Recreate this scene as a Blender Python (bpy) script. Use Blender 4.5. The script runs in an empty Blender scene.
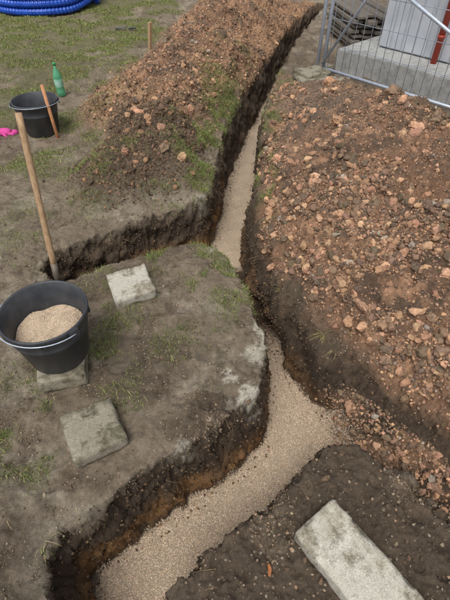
import bpy, bmesh, math, numpy as np
from mathutils import Vector, Matrix
rng=np.random.default_rng(7)
sc=bpy.context.scene
R=math.radians
def s2l(c):
    c=np.array(c,float)/255.0
    return np.where(c<=0.04045,c/12.92,((c+0.055)/1.055)**2.4)
# ---------------------------------------------------------------- noise
def _h(i,j,k,seed):
    n=(i*374761393+j*668265263+k*1274126177+seed*974711)&0x7fffffff
    n=((n^(n>>13))*1103515245)&0x7fffffff
    n=((n^(n>>15))*668265261)&0x7fffffff
    return (n&0xffffff)/float(0xffffff)
def vn(x,y,z,seed=0):
    xi=np.floor(x);yi=np.floor(y);zi=np.floor(z)
    fx=x-xi;fy=y-yi;fz=z-zi
    xi=xi.astype(np.int64);yi=yi.astype(np.int64);zi=zi.astype(np.int64)
    fx=fx*fx*fx*(fx*(fx*6-15)+10);fy=fy*fy*fy*(fy*(fy*6-15)+10);fz=fz*fz*fz*(fz*(fz*6-15)+10)
    r=0
    for a in (0,1):
        for b in (0,1):
            for c in (0,1):
                w=(fx if a else 1-fx)*(fy if b else 1-fy)*(fz if c else 1-fz)
                r=r+w*_h(xi+a,yi+b,zi+c,seed)
    return r*2-1
def fbm(x,y,z,s,o=4,seed=0,g=0.5):
    r=0;a=1;t=0
    for i in range(o):
        r=r+a*vn(x*s+13.7*i,y*s+7.3*i,z*s+3.1*i,seed+i);t+=a;a*=g;s*=2.03
    return r/t*1.5
def sm(a,b,x):
    t=np.clip((x-a)/(b-a),0,1);return t*t*(3-2*t)
# ---------------------------------------------------------------- mesh helpers
def mesh_np(name,V,F,mat=None,col=None,smooth=False):
    me=bpy.data.meshes.new(name)
    V=np.ascontiguousarray(V,dtype=np.float32);F=np.ascontiguousarray(F,dtype=np.int32)
    n,k=F.shape
    me.vertices.add(len(V));me.vertices.foreach_set('co',V.ravel())
    me.loops.add(n*k);me.loops.foreach_set('vertex_index',F.ravel())
    me.polygons.add(n);me.polygons.foreach_set('loop_start',np.arange(0,n*k,k,dtype=np.int32))
    me.polygons.foreach_set('use_smooth',np.full(n,smooth))
    me.update(calc_edges=True)
    if col is not None:
        at=me.color_attributes.new('Col','FLOAT_COLOR','POINT')
        c=np.ones((len(V),4),np.float32);c[:,:col.shape[1]]=col
        at.data.foreach_set('color',c.ravel())
    ob=bpy.data.objects.new(name,me);sc.collection.objects.link(ob)
    if mat:me.materials.append(mat)
    return ob
def new_mat(name):
    m=bpy.data.materials.new(name);m.use_nodes=True
    nt=m.node_tree;b=nt.nodes['Principled BSDF'];return m,nt,b
def N(nt,t,**kw):
    n=nt.nodes.new(t)
    for k,v in kw.items():
        if k in n.inputs: n.inputs[k].default_value=v
        else: setattr(n,k,v)
    return n
def simple(name,c1,c2=None,scale=20,rough=0.8,bump=0.3,bdist=0.003,metal=0,detail=6,coord='Object',stretch=None,lo=.35,hi=.65):
    m,nt,b=new_mat(name);L=nt.links.new
    tc=N(nt,'ShaderNodeTexCoord');out=tc.outputs[coord]
    if stretch:
        mp=N(nt,'ShaderNodeMapping');mp.inputs['Scale'].default_value=stretch;L(out,mp.inputs[0]);out=mp.outputs[0]
    n=N(nt,'ShaderNodeTexNoise',Scale=scale,Detail=detail,Roughness=.65);L(out,n.inputs['Vector'])
    r=N(nt,'ShaderNodeValToRGB');r.color_ramp.elements[0].position=lo;r.color_ramp.elements[1].position=hi
    r.color_ramp.elements[0].color=(*s2l(c1),1);r.color_ramp.elements[1].color=(*s2l(c2 or c1),1)
    L(n.outputs[0],r.inputs[0]);L(r.outputs[0],b.inputs['Base Color'])
    n2=N(nt,'ShaderNodeTexNoise',Scale=scale*5,Detail=6,Roughness=.7);L(out,n2.inputs['Vector'])
    bp=N(nt,'ShaderNodeBump',Strength=bump,Distance=bdist);L(n2.outputs[0],bp.inputs['Height']);L(bp.outputs[0],b.inputs['Normal'])
    b.inputs['Roughness'].default_value=rough;b.inputs['Metallic'].default_value=metal
    return m
def col_mat(name,rough=.95,nscale=80,lo=.6,hi=1.4,bdist=.002,trans=0):
    m,nt,b=new_mat(name);L=nt.links.new
    a=N(nt,'ShaderNodeAttribute',attribute_name='Col');tc=N(nt,'ShaderNodeTexCoord')
    n=N(nt,'ShaderNodeTexNoise',Scale=nscale,Detail=6,Roughness=.7);L(tc.outputs['Object'],n.inputs['Vector'])
    mr=N(nt,'ShaderNodeMapRange');mr.inputs[1].default_value=.3;mr.inputs[2].default_value=.7;mr.inputs[3].default_value=lo;mr.inputs[4].default_value=hi
    L(n.outputs[0],mr.inputs[0])
    v=N(nt,'ShaderNodeVectorMath',operation='SCALE');L(a.outputs['Color'],v.inputs[0]);L(mr.outputs[0],v.inputs['Scale'])
    L(v.outputs[0],b.inputs['Base Color'])
    bp=N(nt,'ShaderNodeBump',Strength=.6,Distance=bdist);L(n.outputs[0],bp.inputs['Height']);L(bp.outputs[0],b.inputs['Normal'])
    b.inputs['Roughness'].default_value=rough;b.inputs['Specular IOR Level'].default_value=.2
    return m
# soil material ----------------------------------------------------
def soil_mat():
    m,nt,b=new_mat('soil');L=nt.links.new
    a=N(nt,'ShaderNodeAttribute',attribute_name='Col');tc=N(nt,'ShaderNodeTexCoord');o=tc.outputs['Object']
    def noise(s,d=8,r=.65):
        n=N(nt,'ShaderNodeTexNoise',Scale=s,Detail=d,Roughness=r);L(o,n.inputs['Vector']);return n.outputs[0]
    def mr(x,lo,hi,a0=.3,a1=.7):
        q=N(nt,'ShaderNodeMapRange');q.inputs[1].default_value=a0;q.inputs[2].default_value=a1;q.inputs[3].default_value=lo;q.inputs[4].default_value=hi;L(x,q.inputs[0]);return q.outputs[0]
    def mul(x,y):
        q=N(nt,'ShaderNodeMath',operation='MULTIPLY');L(x,q.inputs[0]);L(y,q.inputs[1]);return q.outputs[0]
    n1=noise(7);n2=noise(38,10,.78);n3=noise(200,5,.75)
    f=mul(mul(mr(n1,.78,1.22),mr(n2,.6,1.4)),mr(n3,.62,1.38))
    vo=N(nt,'ShaderNodeTexVoronoi',Scale=230);L(o,vo.inputs['Vector'])
    sep=N(nt,'ShaderNodeSeparateColor');L(vo.outputs['Color'],sep.inputs[0])
    gv=mr(sep.outputs[0],.76,1.18,0,1)
    mx=N(nt,'ShaderNodeMix');L(a.outputs['Alpha'],mx.inputs[0]);L(f,mx.inputs[2]);
    gg=mul(gv,mr(n1,.86,1.12));L(gg,mx.inputs[3])
    v=N(nt,'ShaderNodeVectorMath',operation='SCALE');L(a.outputs['Color'],v.inputs[0]);L(mx.outputs[0],v.inputs['Scale'])
    L(v.outputs[0],b.inputs['Base Color'])
    b1=N(nt,'ShaderNodeBump',Strength=1.0,Distance=.022);L(n2,b1.inputs['Height'])
    b2=N(nt,'ShaderNodeBump',Strength=.8,Distance=.004);L(n3,b2.inputs['Height']);L(b1.outputs[0],b2.inputs['Normal'])
    b3=N(nt,'ShaderNodeBump',Distance=-.002);L(a.outputs['Alpha'],b3.inputs['Strength']);L(vo.outputs['Distance'],b3.inputs['Height']);L(b2.outputs[0],b3.inputs['Normal'])
    L(b3.outputs[0],b.inputs['Normal'])
    L(mr(n1,.5,.9),b.inputs['Roughness']);b.inputs['Specular IOR Level'].default_value=.35
    return m
# ---------------------------------------------------------------- terrain
def axis(parts):
    out=[parts[0][0]]
    for (a,b,st) in parts:
        n=max(2,int(round((b-a)/st)));out+=list(np.linspace(a,b,n+1)[1:])
    return np.array(out)
xs=axis([(-80,-20,6),(-20,-6,.8),(-6,-3,.08),(-3,-1.5,.02),(-1.5,1.9,.0075),(1.9,3,.02),(3,7,.08),(7,20,.8),(20,80,6)])
ys=axis([(-30,-3,2.5),(-3,0,.12),(0,3.6,.0075),(3.6,6.2,.013),(6.2,10.5,.026),(10.5,16,.2),(16,30,1),(30,120,6)])
X,Y=np.meshgrid(xs,ys);shape=X.shape
x=X.ravel();y=Y.ravel()
poly=[(1.75,10.0),(1.5,9.5),(1.12,8.6),(.5,6.45),(.077,4.88),(-.065,3.81),(-.16,3.03),(-.36,2.88),(-.71,2.71),(-1.12,2.45),(-1.3,2.25),(-1.1,2.07),(-.83,2.21),(-.516,2.36),(-.2,2.47),(-.06,2.42),(.066,2.18),(.18,1.81),(.235,1.50),(.2,1.28),(.073,1.12),(-.18,.93),(-.444,.735),(-.73,.53),(-.62,.335),(-.52,.1),(-.45,-.3),(-.05,-.3),(-.1,.1),(-.25,.335),(-.04,.496),(.278,.763),(.53,.99),(.76,.806),(.92,.60),(1.3,.3),(1.9,-.2),(2.3,.1),(1.6,.6),(1.067,1.06),(.82,1.33),(.65,1.53),(.485,1.87),(.355,2.2),(.275,2.6),(.26,3.2),(.33,3.81),(.46,4.88),(.75,6.24),(1.36,8.3),(1.75,9.3),(2.05,9.9)]
P=np.array(poly)
for _ in range(1):
    Q=np.roll(P,-1,0);P=np.stack([P*.78+Q*.22,P*.22+Q*.78],1).reshape(-1,2)
def sdf(px,py):
    best=np.full(px.shape,1e9);nx=np.zeros_like(px);ny=np.zeros_like(px);ins=np.zeros(px.shape,bool)
    for i in range(len(P)):
        a=P[i];b=P[(i+1)%len(P)];d=b-a;l=d@d
        t=np.clip(((px-a[0])*d[0]+(py-a[1])*d[1])/l,0,1)
        qx=a[0]+t*d[0];qy=a[1]+t*d[1];dd=(px-qx)**2+(py-qy)**2
        m=dd<best;best=np.where(m,dd,best);nx=np.where(m,qx,nx);ny=np.where(m,qy,ny)
        if a[1]!=b[1]:
            c=((a[1]>py)!=(b[1]>py))&(px<(b[0]-a[0])*(py-a[1])/(b[1]-a[1])+a[0]);ins^=c
    s=np.sqrt(best);sg=np.where(ins,-1,1)
    gx=(px-nx)/(s+1e-6)*sg;gy=(py-ny)/(s+1e-6)*sg
    return s*sg,gx,gy
S=np.full(x.shape,9.0);GX=np.zeros_like(x);GY=np.zeros_like(x)
bb=(x>-3)&(x<4)&(y>-1.5)&(y<12)
S[bb],GX[bb],GY[bb]=sdf(x[bb],y[bb])
zz=np.zeros_like(x)
S0=S.copy()
near=(np.abs(S)<.6)
S[near]+=(.024*fbm(x[near],y[near],zz[near],5,3,11)+.010*fbm(x[near],y[near],zz[near],22,2,12))*sm(-.19,-.10,S0[near])
cly=[-1,.3,.8,1.1,1.4,1.9,2.2,2.5,3.2,3.8,4.9,6.3,8.4,9.6,14];clx=[-.3,-.3,.05,.4,.42,.34,.22,.15,.05,.15,.28,.63,1.18,1.65,2.6]
cx=np.interp(y,cly,clx)
FP=np.array([1.12,5.72]);FD=np.array([.67,-.74]);FD/=np.linalg.norm(FD);FN=np.array([-FD[1],FD[0]])
e=-((x-FP[0])*FN[0]+(y-FP[1])*FN[1])
dbr=(x-1.067)*(.66)+(y-1.06)*(.75)
inC=sm(0,.06,x-cx)*sm(-.25,-.15,np.where(x>.6,dbr,(y-1.35)))*(y>.4)
nl=fbm(x,y,zz,1.3,3,21)
hr=1-np.exp(-np.clip(S0,0,9)/.45)
heapC=hr*inC*sm(.12,.95,e)*(x<9)
def seg(ax,ay,bx,by):
    d=np.array([bx-ax,by-ay]);t=np.clip(((x-ax)*d[0]+(y-ay)*d[1])/(d@d),0,1)
    return np.hypot(x-ax-t*d[0],y-ay-t*d[1])
left=(x<cx)
dA=np.minimum(seg(-.62,4.75,-.30,6.4),seg(-.30,6.4,.35,9.6))
heapA=sm(.95,.1,dA+.2*nl)*left*sm(-.04,.22,S0)
dB=seg(-.85,3.30,-.6,3.75)
heapB=sm(.62,.05,dB+.12*nl)*left*sm(0,.2,S0)
nC=fbm(x,y,zz,3.5,3,23)
spC=inC*sm(.0,.10,S0+.05*nC)*sm(.12,.3,e)*(x<9)
spA=np.clip(np.maximum(heapA*2.2,left*sm(5.0,5.8,y)*sm(.8,.4,S0)*(x>-1.2)*(y<10)),0,1)
spoil=np.clip(spC+spA,0,1)
Dz=sm(-.3,-.1,x)*(dbr<-.05)*(S0>0)*(y<1.2)*(x>-.35)
top=.02*fbm(x,y,zz,.8,3,5)+.016*fbm(x,y,zz,3,3,6)
top=top*np.clip(1-(np.hypot(x,y)-15)/60,.2,1)
top+=.47*heapC+.37*heapA+.24*heapB
top+=heapC*(.08*fbm(x,y,zz,2.2,3,31))+heapA*(.12*fbm(x,y,zz,2.6,3,33))
top-=.10*sm(.25,0,S0)*inC*(y<4)
top-=.04*sm(1.0,.7,y)*sm(0,.3,x)*(S0>0)
top-=.03*sm(.16,0,S0)*(1-inC)
lbr=sm(-.3,-.55,x)*sm(1.9,2.0,y)
depth=-.56+.03*sm(3,6,y)+lbr*.12*sm(-.4,-1.2,x)
RB=sm(.54,.74,x+.06*nC)*sm(1.6,1.3,y)
depth=depth+RB*(.28)
farup=sm(8.3,9.8,y);depth=depth+farup*.3
depth+=.014*fbm(x,y,zz,4,2,41)
w=.045+.11*inC*sm(4,2.6,y)+.03*sm(4,5,y)
u=np.clip((.03-S)/.15,0,1)
q=-w*(.45*(1-(1-u)**3)+.55*u)
p=np.where(S>=.03,np.where(S<.16,(S-.03)/.13*.16,S),np.where(S>-.12,q,S))
mfix=(S<=-.12)&(S>-.2);p=np.where(mfix,-w-(-.12-S)/.08*(.2-w),p)
x2=x+GX*(p-S)*(np.abs(S)<.25);y2=y+GY*(p-S)*(np.abs(S)<.25)
z=top*(1-u)+depth*u
wall=np.clip(np.minimum(u,1-u)*6,0,1)
z+=(.06*sm(-.20,-.10,S)*(S<0)*inC*sm(3.2,2.4,y)*u)
fallen=sm(1.8,2.0,y+.1*nC)*sm(2.78,2.6,y+.1*nC)*(u>.5)*(x>-.1)
z+=fallen*.07*u
fl=(u>=.999)
def normals(Xg,Yg,Zg):
    Pn=np.stack([Xg,Yg,Zg],-1)
    dx=np.gradient(Pn,axis=1);dy=np.gradient(Pn,axis=0)
    n=np.cross(dx,dy);n/=np.linalg.norm(n,axis=-1,keepdims=True)+1e-12;return n
nrm=normals(x2.reshape(shape),y2.reshape(shape),z.reshape(shape)).reshape(-1,3)
reg=(np.abs(x)<6)&(y>-.5)&(y<12)
def F(s,o,seed,g=.5):
    r=np.zeros_like(x);r[reg]=fbm(x2[reg],y2[reg],z[reg],s,o,seed,g);return r
nb=F(5,3,51);nm=F(14,4,52,.6);nf=F(42,3,53,.65);nt_=F(9,3,54,.6)
rough=np.clip(spoil+RB*(u>.5)+.6*heapB+fallen,0,1)
gravel=fl*(1-RB)*(1-sm(-.25,-.5,x)*(y>1.8))*(1-fallen)
gravel=gravel*sm(-.115,-.13,S+.01*nm)*(y<9)
disp=wall*(.030*nb+.030*nm+.013*nf-.025*np.abs(nt_))+(1-wall)*(1-gravel)*(.009*nm+.0045*nf+rough*(.030*nb+.030*nm+.014*nf))+gravel*(.008*nb)
flat_=(1-wall)*(1-rough)*(1-gravel)
disp+=flat_*(-.020)*sm(.2,.6,nb)+flat_*.020*(.25-np.abs(nt_))+Dz*flat_*(.014*nb+.018*nm+.006*nf)
V=np.stack([x2,y2,z],1)+nrm*disp[:,None]
# ---- colours
C=np.zeros((len(x),3));C[:]=s2l((146,131,111))
def mixc(c,wt):
    global C
    wt=np.clip(wt,0,1)[:,None];C=C*(1-wt)+s2l(c)*wt
n22=F(2.2,4,61)
mixc((170,158,138),sm(.1,.6,nb)*.7)
mixc((110,95,78),sm(.0,.5,n22)*.7)
mixc((100,86,69),sm(.1,.5,nt_+.3*nf)*.55)
mixc((104,89,73),Dz*.85)
mixc((140,123,103),Dz*sm(.1,.5,nb+.3*nm)*.7)
lawn=sm(-1.05,-1.5,x+.25*nl-.05*(y-4))*sm(3.2,3.9,y+.4*nl)
lawn=np.maximum(lawn,sm(11,12,y)*1.0*(x<0))
lawnn=lawn*sm(-.45,.25,F(1.8,4,62,.6)+.1)
mixc((114,112,74),lawnn*.75)
mixc((104,89,72),inC*sm(.2,.05,S0)*.9*(y<4))
mixc((160,124,97),spoil*.95)
mixc((120,99,81),spoil*sm(-.1,.5,nb+.4*nm))
mixc((190,150,118),spoil*sm(.2,.7,F(9,3,63)))
mixc((130,116,101),spC*sm(3.0,4.2,y+.5*nl-.3*x)*.7)
mixc((182,144,108),spA*sm(-.2,.4,F(3,3,64))*.65*sm(4,5,y))
mixc((102,89,74),np.clip(heapB*1.6,0,1)*.9)
mixc((184,152,116),sm(.35,.05,np.hypot((x+1.0)/1.3,(y-4.35)/.8)+.1*nm)*.85)
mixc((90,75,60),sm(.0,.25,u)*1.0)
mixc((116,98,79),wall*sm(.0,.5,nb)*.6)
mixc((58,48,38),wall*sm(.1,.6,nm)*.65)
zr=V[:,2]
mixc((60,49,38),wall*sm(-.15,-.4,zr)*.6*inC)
mixc((158,118,76),wall*sm(-.27,-.42,zr+.05*nb)*sm(-.35,.2,nb+.3)*(.95-.45*inC)*(y<4))
mixc((158,124,96),RB*(u>.6)*sm(-.3,.4,nb)*.8)
mixc((84,68,53),fl*(1-gravel)*(1-RB)*.9)
mixc((134,102,70),fallen*sm(-.2,.4,nb)*.6)
mixc((205,184,159),gravel)
for (bx,by,r) in [(.17,1.44,.09),(.13,1.18,.07),(-.17,3.05,.08),(-.08,2.42,.06),(.0,3.5,.04),(.22,1.66,.05),(-.2,.93,.04),(.09,2.1,.04),(.05,1.28,.03)]:
    mixc((216,208,190),sm(r,r*.2,np.hypot(x2-bx,(y2-by))+.07*nm+.04*nf+.03*nb)*.8*sm(-.25,-.1,zr))
gmask=np.zeros_like(x)
for (bx,by,rx,ry,dn) in [(-.22,3.9,.20,.75,2.4),(-.06,4.8,.2,.7,2.4),(.25,5.9,.15,.4,1.2),(-.35,3.15,.3,.2,1.6),(.34,3.6,.08,.6,2.0),(.42,4.4,.1,.5,1.4),(.36,3.1,.07,.3,1),
   (-.2,2.1,.35,.3,1.4),(-.55,2.25,.3,.14,.8),(-1.0,.95,.25,.26,1.8),(-.82,1.15,.2,.14,1.3),(-1.1,.75,.25,.2,1.2),(-.68,1.35,.1,.25,1.2),(-.75,1.75,.25,.2,.8),(-.5,1.65,.2,.1,.6),
   (-1.15,3.3,.25,.2,1.0),(-.75,3.5,.15,.12,1.0),(-.95,3.15,.2,.1,.8),(-.9,.6,.2,.12,1),(.65,5.5,.12,.5,.7),(.1,1.95,.15,.25,1),(-1.1,2.9,.3,.15,.5),(-.3,1.5,.3,.3,.4),(-.75,.75,.12,.15,.6),(-1.4,2.7,.3,.5,.3),(-.5,1.2,.2,.15,.4)]:
    gmask=np.maximum(gmask,dn*np.exp(-((x2-bx)/rx)**2-((y2-by)/ry)**2))
gmask0=gmask*sm(-.3,.35,F(6,3,81)+.2*nm)*(S>.0)*(1-.6*spA)*(1-wall)
mixc((106,108,70),np.clip(gmask0,0,1)*.5)
grav=gravel
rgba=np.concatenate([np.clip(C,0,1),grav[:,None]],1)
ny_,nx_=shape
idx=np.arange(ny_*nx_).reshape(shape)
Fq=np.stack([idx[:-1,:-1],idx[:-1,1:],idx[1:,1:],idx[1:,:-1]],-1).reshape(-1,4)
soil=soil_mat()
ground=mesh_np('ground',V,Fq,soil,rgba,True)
def gz(px,py):
    i=np.clip(np.searchsorted(xs,px),0,len(xs)-1);j=np.clip(np.searchsorted(ys,py),0,len(ys)-1)
    return float(V[j*nx_+i,2])
def gzmax(px,py,r=.1,f=np.max):
    return float(f([gz(px+a,py+b) for a in np.linspace(-r,r,7) for b in np.linspace(-r,r,7)]))
Vg=V.reshape(ny_,nx_,3)
ex=np.zeros_like(Vg);ey=np.zeros_like(Vg)
ex[:,:-1]=Vg[:,1:]-Vg[:,:-1];ey[:-1]=Vg[1:]-Vg[:-1]
area=np.linalg.norm(np.cross(ex,ey),axis=-1).ravel()
ex=ex.reshape(-1,3);ey=ey.reshape(-1,3)
nrm2=normals(V[:,0].reshape(shape),V[:,1].reshape(shape),V[:,2].reshape(shape)).reshape(-1,3)
def pick(wt,n):
    p_=np.clip(wt*area,0,None);c=np.cumsum(p_);i=np.searchsorted(c,rng.random(n)*c[-1]);i=np.clip(i,0,len(x)-1)
    pos=V[i]+ex[i]*rng.random(n)[:,None]+ey[i]*rng.random(n)[:,None]
    return i,pos
# ---------------------------------------------------------------- scatter rocks
def ico(sub,seed,amp):
    bm=bmesh.new();bmesh.ops.create_icosphere(bm,subdivisions=sub,radius=1)
    v=np.array([q.co[:] for q in bm.verts]);f=np.array([[q.index for q in fa.verts] for fa in bm.faces]);bm.free()
    r=1+amp*fbm(v[:,0]+seed*5.1,v[:,1],v[:,2],1.1,2,seed)+(amp*.45*fbm(v[:,0],v[:,1]+seed,v[:,2],3.5,2,seed+50) if sub>1 else 0)
    v=v*r[:,None]
    g=np.random.default_rng(seed)
    for _ in range(4):
        n=g.normal(size=3);n/=np.linalg.norm(n);d=.68+.25*g.random()
        dd=v@n-d;v=v-np.where(dd>0,dd*.85,0)[:,None]*n
    return v,f
def scatter(name,bases,pos,scale,col,mat,flat=(1,.55)):
    n=len(pos);q=rng.normal(size=(n,4));q/=np.linalg.norm(q,axis=1,keepdims=True)
    a,b,c,d=q.T
    Rm=np.stack([1-2*(c*c+d*d),2*(b*c-a*d),2*(b*d+a*c),2*(b*c+a*d),1-2*(b*b+d*d),2*(c*d-a*b),2*(b*d-a*c),2*(c*d+a*b),1-2*(b*b+c*c)],1).reshape(n,3,3)
    sc3=scale[:,None]*np.stack([np.ones(n),rng.uniform(.65,1,n),rng.uniform(.55,.95,n)],1)
    Vs=[];Fs=[];Cs=[];off=0;k=rng.integers(0,len(bases),n)
    for bi,(bv,bf) in enumerate(bases):
        m=k==bi
        if not m.any():continue
        vv=np.einsum('nij,nkj->nki',Rm[m],bv[None]*sc3[m][:,None,:])+pos[m][:,None,:]
        nn=m.sum();Vs.append(vv.reshape(-1,3));Fs.append((bf[None]+np.arange(nn)[:,None,None]*len(bv)+off).reshape(-1,3))
        Cs.append(np.repeat(col[m],len(bv),0));off+=nn*len(bv)
    return mesh_np(name,np.concatenate(Vs),np.concatenate(Fs),mat,np.concatenate(Cs),False)
small=[ico(1,s,.35) for s in range(5)];med=[ico(2,s+10,.4) for s in range(7)];big=[ico(3,s+30,.45) for s in range(5)]
def pal(n,cols,pr,var=.15):
    c=np.array([s2l(q) for q in cols]);k=rng.choice(len(cols),n,p=np.array(pr)/sum(pr))
    return np.clip(c[k]*rng.uniform(1-var,1+var,(n,1))*rng.uniform(.95,1.05,(n,3)),0,1)
clodm=col_mat('clod_soil',nscale=55,lo=.6,hi=1.35,bdist=.006)
inview=(np.abs(x)<1.2+.55*np.abs(y))&(y>.1)
onspoil=spoil*(1-wall)*inview*(S>.0)
cols=[(196,156,124),(168,132,105),(138,113,93),(112,95,79),(170,156,140)];pr=[2.8,4,4.5,3.6,.4]
def addc(wt,n,r0,r1,cols=cols,pr=pr,sink=.3,pw=2.0):
    i,pos=pick(wt,n);s=r0+(r1-r0)*rng.random(n)**pw
    pos=pos+nrm2[i]*(s*(1-2*sink)*.5)[:,None]
    return pos,s,pal(n,cols,pr)
def cat(l):return [np.concatenate(t) for t in zip(*l)]
nearw=1/(1+.12*np.clip(y-1,0,20))**2
clump=.12+sm(-.1,.5,F(3,2,71))
sideC=(x>cx)*1.0;sideA=1-sideC
mudc=[(126,111,93),(152,137,118),(98,84,69),(156,130,106)]
nonsp=inview*(1-spoil)*(S>.0)*(1-Dz)
pos,s,c=cat([addc(onspoil*nearw*(clump+.25)*sideC,42000,.003,.011),addc(onspoil*nearw*sideA,16000,.005,.018),addc(RB*(u>.5)*(y>0)*(x<1.4),3500,.004,.012),
 addc(nonsp*(y<4.5)*(.12+sm(.1,.6,nt_)),22000,.0018,.0065,mudc,[3,3,3,.6]),
 addc(Dz*inview*(.2+sm(0,.5,nb)),4200,.002,.009,mudc,[3,2,4,.8]),
 addc(heapB*inview,7000,.004,.014,[(110,92,75),(90,75,60),(150,118,90)],[3,3,1]),
 addc(wall*inview*(y<4),8000,.003,.011,[(105,88,70),(76,62,49),(122,100,76)],[3,3,1]),
 addc(fallen*inview,1200,.003,.012,[(105,88,70),(76,62,49),(142,108,76)],[3,3,1]),
 addc(fl*(S>-.155)*inview*(y<8)*(1-RB),2200,.003,.010,[(120,98,76),(150,122,92),(90,75,60)],[3,2,2])])
scatter('soil_crumbs',small,pos,s,c,clodm)
pos,s,c=cat([addc(onspoil*nearw*clump*sideC,3600,.010,.036,pw=2.8),addc(onspoil*nearw*sideA,700,.012,.036,pw=2.5),addc(RB*(u>.5)*(y>0)*(x<1.4),330,.010,.028),
 addc(heapB*inview,350,.012,.036,[(110,92,75),(90,75,60),(150,118,90)],[3,3,1]),
 addc(Dz*inview*(S>.02),110,.006,.017,[(110,92,75),(90,78,64),(160,130,102)],[3,3,1.0]),
 addc(nonsp*(y<4),200,.006,.016,[(110,92,75),(90,78,64),(150,138,120)],[3,3,1.5])])
scatter('soil_clods',med,pos,s,c,clodm)
pos,s,c=cat([addc(onspoil*sideC*(S>.1),62,.032,.065,pw=2,sink=.45),addc(onspoil*sideA,16,.04,.065),addc(heapB,12,.03,.055)])
scatter('soil_lumps',big,pos,s,c,clodm)
# gravel
gm=col_mat('gravel_stone',nscale=200,lo=.88,hi=1.12,bdist=.0005)
gw=grav*inview*(1/(1+.5*np.clip(y-1.2,0,9)**2))*(S<-.1)
NG=66000
i,pos=pick(gw,NG);s=.0016+.0027*rng.random(NG)**1.8;pos[:,2]+=s*.3
gcols=[(214,193,168),(199,178,152),(226,209,188),(181,156,130),(172,160,144)]
scatter('gravel',small,pos,s,pal(NG,gcols,[4,4,2,1.6,1],.1),gm)
# ---------------------------------------------------------------- grass
grassm=col_mat('grass_blade',rough=.7,nscale=30,lo=.8,hi=1.2,bdist=.0001)
def blades(name,pos,h,wd,col,lean=.8,nr=None):
    n=len(pos);a=rng.random(n)*2*np.pi;b=rng.random(n)*2*np.pi
    d=np.stack([np.cos(a),np.sin(a),0*a],1);l=np.stack([np.cos(b),np.sin(b),0*b],1)*(rng.random(n)*lean)[:,None]
    up=np.array([0,0,1.])
    if nr is not None: up=nr*.5+up*.5
    p0=pos-up*.004;p1=pos+(up*.6+l*.25)*h[:,None];p2=pos+(up*.95+l)*h[:,None]
    w=wd[:,None]*d
    Vb=np.stack([p0-w,p0+w,p1-w*.8,p1+w*.8,p2],1).reshape(-1,3)
    f=np.array([[0,1,3],[0,3,2],[2,3,4]]);Fb=(f[None]+np.arange(n)[:,None,None]*5).reshape(-1,3)
    return mesh_np(name,Vb,Fb,grassm,np.repeat(col,5,0),False)
gp=[(144,154,88),(122,138,74),(102,118,60),(166,164,110),(176,164,124)];gpr=[3,4,2.6,1.8,1.6]
i,pos=pick(gmask0*(gmask0>.06),42000)
n=len(pos);h1=rng.uniform(.008,.034,n);w1=rng.uniform(.0009,.0018,n);c1=pal(n,gp,gpr,.2);n1=nrm2[i]
lw=lawnn*sm(-.5,.3,F(4,3,82))*(y<12.5)*(x>-6.5)*inview*(1/(1+.1*y))
i,pos2=pick(lw,95000);n=len(pos2);h2=rng.uniform(.010,.034,n);w2=rng.uniform(.0014,.0028,n)*(1+.12*(pos2[:,1]-3));c2=pal(n,gp,gpr,.2);n2_=nrm2[i]
blades('grass',np.concatenate([pos,pos2]),np.concatenate([h1,h2]),np.concatenate([w1,w2]),np.concatenate([c1,c2]),1.2,np.concatenate([n1,n2_]))
def straws():
    Vb=[];Fb=[];Cb=[]
    i,pos=pick(((wall>.3)|((np.abs(S-.05)<.06)))*inview*(y<4.5)*1.0,420)
    i2,pos_=pick(onspoil*(y<4),120);i3,pos3=pick((S>.05)*(1-spoil)*inview*(y<4),160);i=np.concatenate([i,i2,i3]);pos=np.concatenate([pos,pos_,pos3])
    for k,p0 in zip(i,pos):
        L_=rng.uniform(.03,.12);nn=nrm2[k];t=rng.normal(size=3);t-=nn*(t@nn)*.8;t/=np.linalg.norm(t)
        pts=[p0+nn*.003];d=t.copy()
        for s_ in range(5):
            d=d+rng.normal(size=3)*.25+np.array([0,0,-.12]);d/=np.linalg.norm(d);pts.append(pts[-1]+d*L_/5)
        c=s2l([(176,158,118),(120,98,70),(150,130,92)][rng.integers(3)])
        b0=len(Vb);wv=np.cross(d,nn);wv/=np.linalg.norm(wv)+1e-9
        for j,pp in enumerate(pts):
            ww=.0011*(1-j/7);Vb+= [pp-wv*ww,pp+wv*ww];Cb+=[c,c]
        for j in range(5):Fb.append([b0+2*j,b0+2*j+1,b0+2*j+3,b0+2*j+2])
    for (tx,ty) in [(.58,1.66),(.64,1.56),(.235,1.62),(.40,2.1),(-.72,.55)]:
        tz=gz(tx,ty)
        for _ in range(26):
            a=rng.random()*6.28;L_=rng.uniform(.04,.11);d=np.array([math.cos(a)*.5-.25,math.sin(a)*.5-.15,rng.uniform(.2,.9)]);d/=np.linalg.norm(d)
            pts=[np.array([tx+rng.normal()*.015,ty+rng.normal()*.015,tz-.005])]
            for s_ in range(5):
                d=d+np.array([0,0,-.28]);d/=np.linalg.norm(d);pts.append(pts[-1]+d*L_/5)
            c=s2l([(186,168,122),(150,150,86),(160,138,96)][rng.integers(3)]);b0=len(Vb);wv=np.array([math.sin(a),-math.cos(a),0])
            for j,pp in enumerate(pts):
                ww=.0012*(1-j/6);Vb+=[pp-wv*ww,pp+wv*ww];Cb+=[c,c]
            for j in range(5):Fb.append([b0+2*j,b0+2*j+1,b0+2*j+3,b0+2*j+2])
    return mesh_np('dry_straw',np.array(Vb),np.array(Fb),grassm,np.array(Cb),False)
straws()
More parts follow.
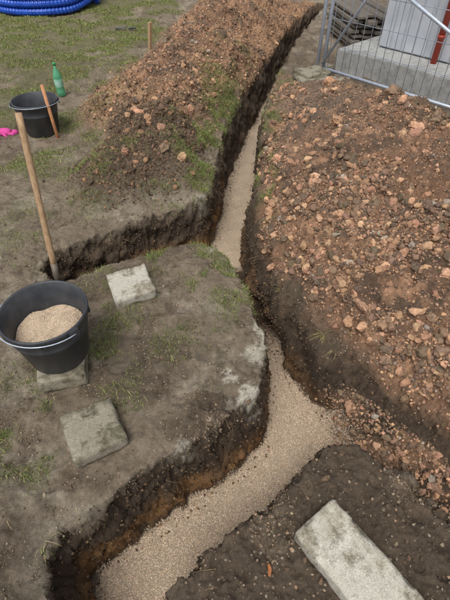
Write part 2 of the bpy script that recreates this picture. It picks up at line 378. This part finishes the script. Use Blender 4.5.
# ---------------------------------------------------------------- object helpers
def empty(name,loc=(0,0,0)):
    e_=bpy.data.objects.new(name,None);e_.location=loc;sc.collection.objects.link(e_);return e_
def obj(name,bm,mat,parent=None,smooth=False):
    me=bpy.data.meshes.new(name);bm.to_mesh(me);bm.free()
    for p_ in me.polygons:p_.use_smooth=smooth
    me.materials.append(mat);o=bpy.data.objects.new(name,me);sc.collection.objects.link(o)
    if parent:o.parent=parent
    return o
def tube(bm,pts,r,seg=10,cap=True,closed=False):
    pts=[Vector(p) for p in pts];rs=r if hasattr(r,'__len__') else [r]*len(pts)
    rings=[];prev=None
    for i,p in enumerate(pts):
        if closed:t=(pts[(i+1)%len(pts)]-pts[i-1])
        else:t=(pts[min(i+1,len(pts)-1)]-pts[max(i-1,0)])
        t.normalize()
        a=prev if prev else (Vector((0,0,1)) if abs(t.z)<.9 else Vector((1,0,0)))
        a=(a-t*a.dot(t)).normalized();prev=a;b=t.cross(a)
        rings.append([bm.verts.new(p+(a*math.cos(k*2*math.pi/seg)+b*math.sin(k*2*math.pi/seg))*rs[i]) for k in range(seg)])
    for i in range(len(rings)-(0 if closed else 1)):
        A=rings[i];B=rings[(i+1)%len(rings)]
        for k in range(seg):bm.faces.new((A[k],A[(k+1)%seg],B[(k+1)%seg],B[k]))
    if cap and not closed:bm.faces.new(rings[0][::-1]);bm.faces.new(rings[-1])
def lathe(bm,prof,seg=48,c=(0,0,0)):
    rings=[]
    for r,z_ in prof:
        if r<1e-5:rings.append([bm.verts.new((c[0],c[1],c[2]+z_))])
        else:rings.append([bm.verts.new((c[0]+r*math.cos(k*2*math.pi/seg),c[1]+r*math.sin(k*2*math.pi/seg),c[2]+z_)) for k in range(seg)])
    for A,B in zip(rings,rings[1:]):
        for k in range(seg):
            k2=(k+1)%seg
            if len(A)==1:bm.faces.new((A[0],B[k2],B[k]))
            elif len(B)==1:bm.faces.new((A[k],A[k2],B[0]))
            else:bm.faces.new((A[k],A[k2],B[k2],B[k]))
def box(bm,c,s,rot=0,bev=0):
    M=Matrix.Translation(c)@Matrix.Rotation(rot,4,'Z')@Matrix.Diagonal((*s,1))
    r=bmesh.ops.create_cube(bm,size=1,matrix=M)
    if bev:
        es=list({e_ for v_ in r['verts'] for e_ in v_.link_edges});bmesh.ops.bevel(bm,geom=es,offset=bev,segments=2,affect='EDGES')
def rough_block(name,loc,size,rot,mat,seed,tilt=(0,0),amp=.003,chip=.010,cell_=.014):
    nx3=[max(4,int(s_/cell_)) for s_ in size];h_=np.array(size)/2
    bm=bmesh.new();cache={}
    def V3(i,j,k):
        if (i,j,k) not in cache:
            cache[(i,j,k)]=bm.verts.new((-h_[0]+size[0]*i/nx3[0],-h_[1]+size[1]*j/nx3[1],-h_[2]+size[2]*k/nx3[2]))
        return cache[(i,j,k)]
    A,B,Cc=nx3
    for i in range(A):
        for j in range(B):
            bm.faces.new((V3(i,j,0),V3(i,j+1,0),V3(i+1,j+1,0),V3(i+1,j,0)));bm.faces.new((V3(i,j,Cc),V3(i+1,j,Cc),V3(i+1,j+1,Cc),V3(i,j+1,Cc)))
    for i in range(A):
        for k in range(Cc):
            bm.faces.new((V3(i,0,k),V3(i+1,0,k),V3(i+1,0,k+1),V3(i,0,k+1)));bm.faces.new((V3(i,B,k),V3(i,B,k+1),V3(i+1,B,k+1),V3(i+1,B,k)))
    for j in range(B):
        for k in range(Cc):
            bm.faces.new((V3(0,j,k),V3(0,j,k+1),V3(0,j+1,k+1),V3(0,j+1,k)));bm.faces.new((V3(A,j,k),V3(A,j+1,k),V3(A,j+1,k+1),V3(A,j,k+1)))
    co=np.array([v_.co[:] for v_ in bm.verts])
    rr_=.008;inner=np.clip(co,-(h_-rr_),(h_-rr_));dl=co-inner;ln=np.linalg.norm(dl,axis=1,keepdims=True)
    n_=dl/(ln+1e-9);co=inner+n_*np.minimum(ln,rr_)
    d_=fbm(co[:,0]+seed*3,co[:,1],co[:,2],16,3,seed);d2=fbm(co[:,0]+seed*3,co[:,1],co[:,2],70,2,seed+3)
    edge=np.sum(np.abs(dl)>rr_*.3,axis=1)>=2
    ch=fbm(co[:,0]+seed,co[:,1],co[:,2],22,3,seed+9)
    co=co+n_*(amp*d_+amp*.5*d2-edge*np.clip(ch,0,1)*chip*2)[:,None]
    for v_,c_ in zip(bm.verts,co):v_.co=c_
    o=obj(name,bm,mat,None,True);o.location=loc;o.rotation_euler=(tilt[0],tilt[1],rot);return o
def concrete(name,a,b,c,dark=(84,76,60),dk=.6):
    m=simple(name,a,b,14,.9,.9,.004);nt=m.node_tree;L=nt.links.new;bs=nt.nodes['Principled BSDF']
    tc=N(nt,'ShaderNodeTexCoord');n=N(nt,'ShaderNodeTexNoise',Scale=6,Detail=10,Roughness=.75);L(tc.outputs['Object'],n.inputs['Vector'])
    r=N(nt,'ShaderNodeValToRGB');r.color_ramp.elements[0].position=.48;r.color_ramp.elements[1].position=.62;L(n.outputs[0],r.inputs[0])
    old=bs.inputs['Base Color'].links[0].from_socket
    mx=N(nt,'ShaderNodeMix',data_type='RGBA');L(r.outputs[0],mx.inputs[0]);L(old,mx.inputs[6]);mx.inputs[7].default_value=(*s2l(c),1)
    n5=N(nt,'ShaderNodeTexNoise',Scale=13,Detail=10,Roughness=.8);L(tc.outputs['Object'],n5.inputs['Vector'])
    r5=N(nt,'ShaderNodeValToRGB');r5.color_ramp.elements[0].position=.5;r5.color_ramp.elements[1].position=.62;r5.color_ramp.elements[1].color=(dk,dk,dk,1);L(n5.outputs[0],r5.inputs[0])
    mx2=N(nt,'ShaderNodeMix',data_type='RGBA');L(r5.outputs[0],mx2.inputs[0]);L(mx.outputs[2],mx2.inputs[6]);mx2.inputs[7].default_value=(*s2l(dark),1)
    n3=N(nt,'ShaderNodeTexNoise',Scale=260,Detail=3);L(tc.outputs['Object'],n3.inputs['Vector'])
    mr=N(nt,'ShaderNodeMapRange');mr.inputs[1].default_value=.3;mr.inputs[2].default_value=.7;mr.inputs[3].default_value=.65;mr.inputs[4].default_value=1.25;L(n3.outputs[0],mr.inputs[0])
    v=N(nt,'ShaderNodeVectorMath',operation='SCALE');L(mx2.outputs[2],v.inputs[0]);L(mr.outputs[0],v.inputs['Scale']);L(v.outputs[0],bs.inputs['Base Color'])
    return m
con1=concrete('weathered_concrete',(182,176,161),(208,203,189),(152,143,122),(104,94,74),.75)
con2=concrete('dirty_concrete',(140,132,114),(168,160,142),(114,106,86),(74,70,50),.85)
rough_block('paving_block',(-.575,1.94,gzmax(-.575,1.94)+.022),(.25,.25,.08),R(23),con1,1,(R(2),R(-2)))
rough_block('paving_block',(-.595,.97,gzmax(-.595,.97)+.022),(.24,.25,.08),R(29),con2,2,(R(-3),R(2)))
zb0=gzmax(-.83,1.345)+.03
rough_block('paving_block',(-.83,1.335,zb0),(.23,.24,.10),R(14),con2,3)
zb=zb0+.052
rough_block('curb_stone',(.592,.289,gzmax(.5,.42,.14,lambda a:np.percentile(a,92))+.034),(.80,.215,.09),R(-53),con1,4,(R(1),R(1)),.003,.016)
for k,(bx,by,bz,rt) in enumerate([(.98,5.35,.05,.3),(1.02,5.42,.11,.5),(1.2,5.05,.06,-.2),(1.03,5.75,.04,.1)]):
    rough_block('stone_slab',(bx,by,gz(bx,by)+bz),(.34,.26,.05),rt,con2,20+k)
# ---- buckets
blackp=simple('black_plastic',(48,51,56),(74,75,77),9,.45,.15,.001)
steel=simple('galvanised_steel',(168,178,192),(196,204,214),30,.4,.1,.0005,metal=.25)
wood=simple('wood_handle',(156,124,92),(192,162,126),14,.7,.4,.0015,stretch=(8,8,1))
fillm=simple('gravel_fill',(196,176,150),(218,200,174),160,.95,.9,.003)
def bucket(loc,rt,rb,h,hand,fill,tilt=0):
    e_=empty('bucket',loc);e_.rotation_euler=(0,tilt,hand)
    bm=bmesh.new()
    def rr(z_):return rb+(rt-rb)*z_/h
    prof=[(0,0.004),(rb-.012,.004),(rb-.006,0),(rb,.006),(rr(h*.62),h*.62),(rr(h*.62)+.004,h*.63),(rr(h*.66)+.004,h*.67),(rr(h*.68),h*.68),(rt-.002,h-.035),(rt+.007,h-.03),(rt+.008,h-.006),(rt+.006,h),(rt,h+.001),(rt-.005,h-.004),(rr(h*.5)-.004,h*.5),(rb-.004,.012),(0,.012)]
    lathe(bm,prof,64);obj('shell',bm,blackp,e_,True)
    bm=bmesh.new()
    for s_ in (-1,1):
        box(bm,((rt+.011)*s_,0,h-.03),(.014,.05,.05),0,.004)
    for k in range(4):
        a=math.pi/4+k*math.pi/2;box(bm,((rt+.004)*math.cos(a),(rt+.004)*math.sin(a),h-.033),(.012,.02,.03),a,.003)
    obj('ears',bm,blackp,e_,False)
    bm=bmesh.new();pts=[]
    for k in range(25):
        a=math.pi*k/24;rx=rt+.022
        pts.append((rx*math.cos(a),-math.sin(a)*rx*.985,h-.025+.018*math.sin(a)))
    tube(bm,pts,.003,8);obj('wire_handle',bm,steel,e_,True)
    if fill:
        hf=.54;g=24;ringn=40;bm=bmesh.new();rf=rr(h*hf)-.006
        c0=bm.verts.new((0,0,h*hf+.035));pr_=[c0]*ringn
        for j in range(1,g+1):
            ra=rf*j/g;ring=[]
            for k in range(ringn):
                a=k*2*math.pi/ringn;px_=ra*math.cos(a);py_=ra*math.sin(a)
                zf=h*hf+.035*(1-(ra/rf)**2)+.016*float(fbm(np.array([px_]),np.array([py_]),np.array([0.]),12,3,3)[0])
                ring.append(bm.verts.new((px_,py_,zf)))
            for k in range(ringn):
                k2=(k+1)%ringn
                if j==1:bm.faces.new((c0,ring[k],ring[k2]))
                else:bm.faces.new((pr_[k],ring[k],ring[k2],pr_[k2]))
            pr_=ring
        obj('gravel_fill',bm,fillm,e_,True)
        nn=6500;ra=rf*np.sqrt(rng.random(nn))*.98;an=rng.random(nn)*6.283
        px_=ra*np.cos(an);py_=ra*np.sin(an);pz=h*hf+.035*(1-(ra/rf)**2)+.016*fbm(px_,py_,px_*0,12,3,3)
        o=scatter('gravel_stones',small,np.stack([px_,py_,pz+.0006],1),.0014+.0024*rng.random(nn)**1.5,pal(nn,gcols,[4,4,2,1.4,.6],.08),gm);o.parent=e_
    return e_
bucket((-.845,1.385,zb),.197,.145,.31,R(-35),True)
bucket((-1.80,4.22,gz(-1.8,4.22)-.005),.205,.15,.31,R(20),False)
def stick(name,a,b,r,mat,flatr=False):
    bm=bmesh.new();tube(bm,[a,((a[0]+b[0])/2,(a[1]+b[1])/2,(a[2]+b[2])/2),b],r,10 if not flatr else 4);return obj(name,bm,mat,None,not flatr)
orange=simple('orange_wood',(176,120,84),(200,144,100),20,.7,.3,.001)
stick('wooden_stake',(-1.61,4.06,-.1),(-1.645,4.11,.47),.016,orange)
stick('wooden_stake',(-1.03,6.5,-.1),(-.97,6.5,.43),.028,wood,True)
# shovel driven into the soil
sh=empty('shovel',(0,0,0))
A=Vector((-1.075,2.045,-.07));B=Vector((-1.07,2.27,.95));dv=(B-A).normalized()
bm=bmesh.new();pts=[A+dv*t for t in np.linspace(.14,(B-A).length,12)]
tube(bm,pts,[.0185+.001*math.sin(t) for t in range(12)],12);obj('handle',bm,wood,sh,True)
bm=bmesh.new();tube(bm,[A+dv*t for t in (.03,.08,.17)],[.012,.020,.0208],12)
rusty=simple('worn_metal',(92,84,76),(124,112,98),25,.6,.3,.001,metal=.3)
obj('socket',bm,rusty,sh,True)
bm=bmesh.new();side=dv.cross(Vector((1,.45,0))).normalized();fw=side.cross(dv)
grid=[]
for j in range(9):
    t=j/8;wd=.07*min(1,.75+.6*t) if t<.5 else .07*math.sqrt(max(0.02,1-((t-.5)/.52)**2))
    row=[]
    for k in range(9):
        q_=(k/8-.5)*2;row.append(bm.verts.new(A+dv*(.06-.25*t)+side*wd*q_+fw*(.018*q_*q_)))
    grid.append(row)
for j in range(8):
    for k in range(8):bm.faces.new((grid[j][k],grid[j][k+1],grid[j+1][k+1],grid[j+1][k]))
bmesh.ops.solidify(bm,geom=bm.faces[:],thickness=.003);obj('blade',bm,rusty,sh,True)
# bottle
bt=empty('plastic_bottle',(-1.87,5.17,gz(-1.87,5.17)))
gmb,nt,b=new_mat('green_plastic');b.inputs['Base Color'].default_value=(.2,.62,.36,1);b.inputs['Roughness'].default_value=.15;b.inputs['Transmission Weight'].default_value=.5;b.inputs['IOR'].default_value=1.3
bm=bmesh.new();lathe(bm,[(0,.01),(.03,.0),(.045,.012),(.047,.06),(.043,.075),(.047,.09),(.047,.2),(.044,.225),(.03,.265),(.016,.295),(.0135,.32),(0,.32)],28);obj('body',bm,gmb,bt,True)
bm=bmesh.new();lathe(bm,[(0,.321),(.017,.321),(.017,.345),(.015,.347),(0,.347)],20);obj('cap',bm,simple('green_cap',(60,160,90),None,20,.4,0),bt,True)
bm=bmesh.new();lathe(bm,[(.0478,.105),(.0482,.107),(.0482,.185),(.0478,.187)],28);obj('label',bm,simple('bottle_label',(190,215,205),(90,170,130),18,.5,0),bt,True)
# pink glove
gl=bmesh.new();gx,gy=-2.17,4.18;g0=gz(gx,gy)
tube(gl,[(gx-.09,gy-.02,g0+.03),(gx-.04,gy,g0+.035),(gx,gy,g0+.035),(gx+.04,gy+.005,g0+.03),(gx+.06,gy+.01,g0+.025)],[.035,.036,.042,.04,.03],12)
for k,(ang,ln) in enumerate([(-.35,.06),(-.12,.075),(.1,.08),(.32,.065)]):
    s0=Vector((gx+.05,gy+.005+(k-1.5)*.02,g0+.025));dd=Vector((math.cos(ang),math.sin(ang),0))
    tube(gl,[s0,s0+dd*ln*.5+Vector((0,0,.008)),s0+dd*ln],[.012,.011,.007],8)
tube(gl,[(gx,gy-.03,g0+.03),(gx+.025,gy-.065,g0+.03),(gx+.05,gy-.08,g0+.02)],[.014,.012,.008],8)
obj('work_glove',gl,simple('pink_fabric',(205,60,140),(225,90,165),25,.8,.3),None,True)
# trowel
tw=bmesh.new();tx,ty=-1.55,8.0;tz=gz(tx,ty)+.03
tube(tw,[(tx,ty,tz),(tx+.12,ty+.02,tz+.01)],.015,10);tube(tw,[(tx-.05,ty,tz+.03),(tx,ty,tz+.02)],.005,8);box(tw,(tx-.13,ty-.01,tz+.005),(.16,.08,.004),.1,.001)
obj('trowel',tw,blackp,None,False)
# blue corrugated pipe coil
blue=simple('blue_plastic',(24,70,172),(38,92,200),12,.35,.05,.0005)
bm=bmesh.new();pts=[];rs=[];Nn=2600
for k in range(Nn):
    t=k/Nn;tr=t*7;lay=int(tr);a=tr*2*math.pi
    lev=[0,1,2,2.0,1,0,0][min(lay,6)];nx2=[0,1,2,2,1,0,0][min(lay+1,6)] if lay<6 else 0
    ra=[.92,.92,.92,.79,.79,.79,.68][min(lay,6)];f=tr-lay;ra2=[.92,.92,.92,.79,.79,.79,.68,.68][lay+1]
    f=sm(.85,1,f);lv=lev*(1-f)+nx2*f;ra=ra*(1-f)+ra2*f
    pts.append((-3.35+ra*math.cos(a),9.75+ra*math.sin(a),.07+lv*.115+.0));rs.append(.058 if (k//2)%2 else .050)
tube(bm,pts,rs,10);obj('drainage_pipe_coil',bm,blue,None,False)
# ---------------------------------------------------------------- fence
fe=empty('construction_fence',(0,0,0))
def fp(s_,z_,o_=0):
    q_=FP+FD*s_+FN*o_;return (q_[0],q_[1],z_)
bm=bmesh.new()
for s_ in (0,.09,2.6,2.68,5.2):tube(bm,[fp(s_,-.05),fp(s_,2.0)],.021,12)
for z_ in (.14,1.08,1.98):tube(bm,[fp(0.09,z_),fp(2.6,z_)],.017,10);tube(bm,[fp(2.68,z_),fp(5.2,z_)],.017,10)
tube(bm,[fp(0.05,1.35,-.04),fp(2.5,.35,-.04)],.017,10)
tube(bm,[fp(0.10,.2,-.05),fp(1.2,1.95,-.05)],.015,10)
obj('frame_tubes',bm,steel,fe,True)
bm=bmesh.new()
for k in range(1,26):tube(bm,[fp(.05+k*.1,.14),fp(.05+k*.1,1.98)],.0034,6);tube(bm,[fp(2.68+k*.097,.14),fp(2.68+k*.097,1.98)],.0034,6)
for z_ in (.4,.66,.92,1.3,1.6):tube(bm,[fp(0.09,z_,.004),fp(5.2,z_,.004)],.0034,6)
obj('mesh_wires',bm,steel,fe,True)
bm=bmesh.new();c_=fp(0,.06);box(bm,c_,(.5,.2,.13),math.atan2(FD[1],FD[0])+1.57,.015);obj('foot',bm,con2,fe)
# ---------------------------------------------------------------- house
ho=empty('house',(0,0,0));ang=math.atan2(FD[1],FD[0])
white=simple('white_siding',(176,181,187),(196,200,205),3,.6,.1,.001);pl=concrete('plinth_concrete',(172,172,168),(188,188,184),(150,150,145),(120,116,106),.4)
HC=np.array([1.95,6.15])
def hp(s_,n_,z_):q_=HC+FD*s_+FN*n_;return (q_[0],q_[1],z_)
bm=bmesh.new();box(bm,hp(4.0,2.0,1.75),(8.0,4.0,3.0),ang);
for k in range(52):box(bm,hp(.08+k*.155,-.006,1.75),(.135,.02,2.98),ang,.004)
obj('walls',bm,white,ho)
bm=bmesh.new();box(bm,hp(3.85,1.8,.04),(8.3,4.5,.40),ang,.01);obj('plinth',bm,pl,ho)
bm=bmesh.new();box(bm,hp(4.0,2.0,3.32),(8.8,4.8,.12),ang,.01);obj('roof',bm,simple('roof_sheet',(90,90,92),None,5),ho)
red=simple('red_paint',(160,60,44),(176,74,54),10,.5,.1)
bm=bmesh.new();tube(bm,[hp(.80,-.10,.24),hp(.80,-.10,3.2)],.035,14)
for z_ in (.5,1.6,2.6):tube(bm,[hp(.80,-.10,z_),hp(.80,-.10,z_+.03)],.042,14)
obj('downpipe',bm,red,ho,True)
glass=simple('window_glass',(60,70,80),(80,90,100),2,.1,0)
bm=bmesh.new();box(bm,hp(2.2,-.03,1.6),(1.1,.06,1.3),ang,.005);obj('window_frame',bm,white,ho)
bm=bmesh.new();box(bm,hp(1.95,-.064,1.6),(.44,.01,1.15),ang);box(bm,hp(2.47,-.064,1.6),(.44,.01,1.15),ang);obj('window_glass',bm,glass,ho)
# plank stack
st=empty('plank_stack',(0,0,0));gw_=simple('grey_wood',(104,98,90),(140,130,116),10,.85,.5,.002,stretch=(1,8,8))
bm=bmesh.new();g=np.random.default_rng(3)
for l_ in range(7):
    for k in range(4):
        box(bm,(1.75+k*.15+g.normal()*.012,7.35+g.normal()*.04,.06+l_*.06),(.13,1.1,.028 if l_%2==0 else .04),.15+g.normal()*.015,.003)
obj('planks',bm,gw_,st)
bm=bmesh.new();pv=concrete('pavement_concrete',(140,140,138),(160,160,158),(120,118,112))
for i_ in range(14):
    for j_ in range(6):
        box(bm,(-2.2+i_*.605,10.9+j_*.605,.05),(.6,.6,.06),0,.006)
obj('pavement',bm,pv)
bm=bmesh.new();box(bm,(3.2,14.8,.9),(9,.2,2.0),0,.01);box(bm,(3.2,14.8,1.95),(9.1,.3,.08),0,.01);obj('garden_wall',bm,pl)
# leaf
bm=bmesh.new()
cxl,cyl=.165,.43;zl=gz(cxl,cyl)+.012
rim=[bm.verts.new((cxl+.007*math.cos(a)*(1+.2*math.cos(3*a)),cyl+.022*math.sin(a),zl+.005*math.cos(2*a))) for a in np.linspace(0,2*math.pi,20,endpoint=False)]
ce=bm.verts.new((cxl,cyl,zl-.003))
for k in range(20):bm.faces.new((ce,rim[k],rim[(k+1)%20]))
obj('fallen_leaf',bm,simple('leaf_orange',(178,116,66),(150,92,52),60,.7,.2),None,True)
# ---------------------------------------------------------------- light, camera
wd=bpy.data.worlds.new('World');sc.world=wd;wd.use_nodes=True;nt=wd.node_tree
bg=nt.nodes['Background'];sk=nt.nodes.new('ShaderNodeTexSky');sk.sky_type='NISHITA';sk.sun_disc=False
sk.sun_elevation=R(62);sk.sun_rotation=R(200);sk.air_density=1.0;sk.dust_density=4.0
hs=nt.nodes.new('ShaderNodeHueSaturation');hs.inputs['Saturation'].default_value=.35
nt.links.new(sk.outputs[0],hs.inputs['Color']);nt.links.new(hs.outputs[0],bg.inputs['Color']);bg.inputs['Strength'].default_value=.15
sl=bpy.data.lights.new('sun','SUN');sl.energy=1.5;sl.angle=R(28);sl.color=(1,.985,.96)
so=bpy.data.objects.new('sun',sl);sc.collection.objects.link(so)
el,az=R(62),R(200)
dirv=Vector((math.sin(az)*math.cos(el),math.cos(az)*math.cos(el),math.sin(el)))
so.rotation_euler=dirv.to_track_quat('Z','Y').to_euler()
cam=bpy.data.cameras.new('camera');cam.sensor_fit='VERTICAL';cam.sensor_height=36;cam.lens=25.98;cam.clip_end=500;cam.clip_start=.05
co=bpy.data.objects.new('camera',cam);co.location=(0,0,1.85);co.rotation_euler=(R(45),0,0);sc.collection.objects.link(co);sc.camera=co
sc.view_settings.view_transform='Standard';sc.view_settings.look='None';sc.view_settings.exposure=0
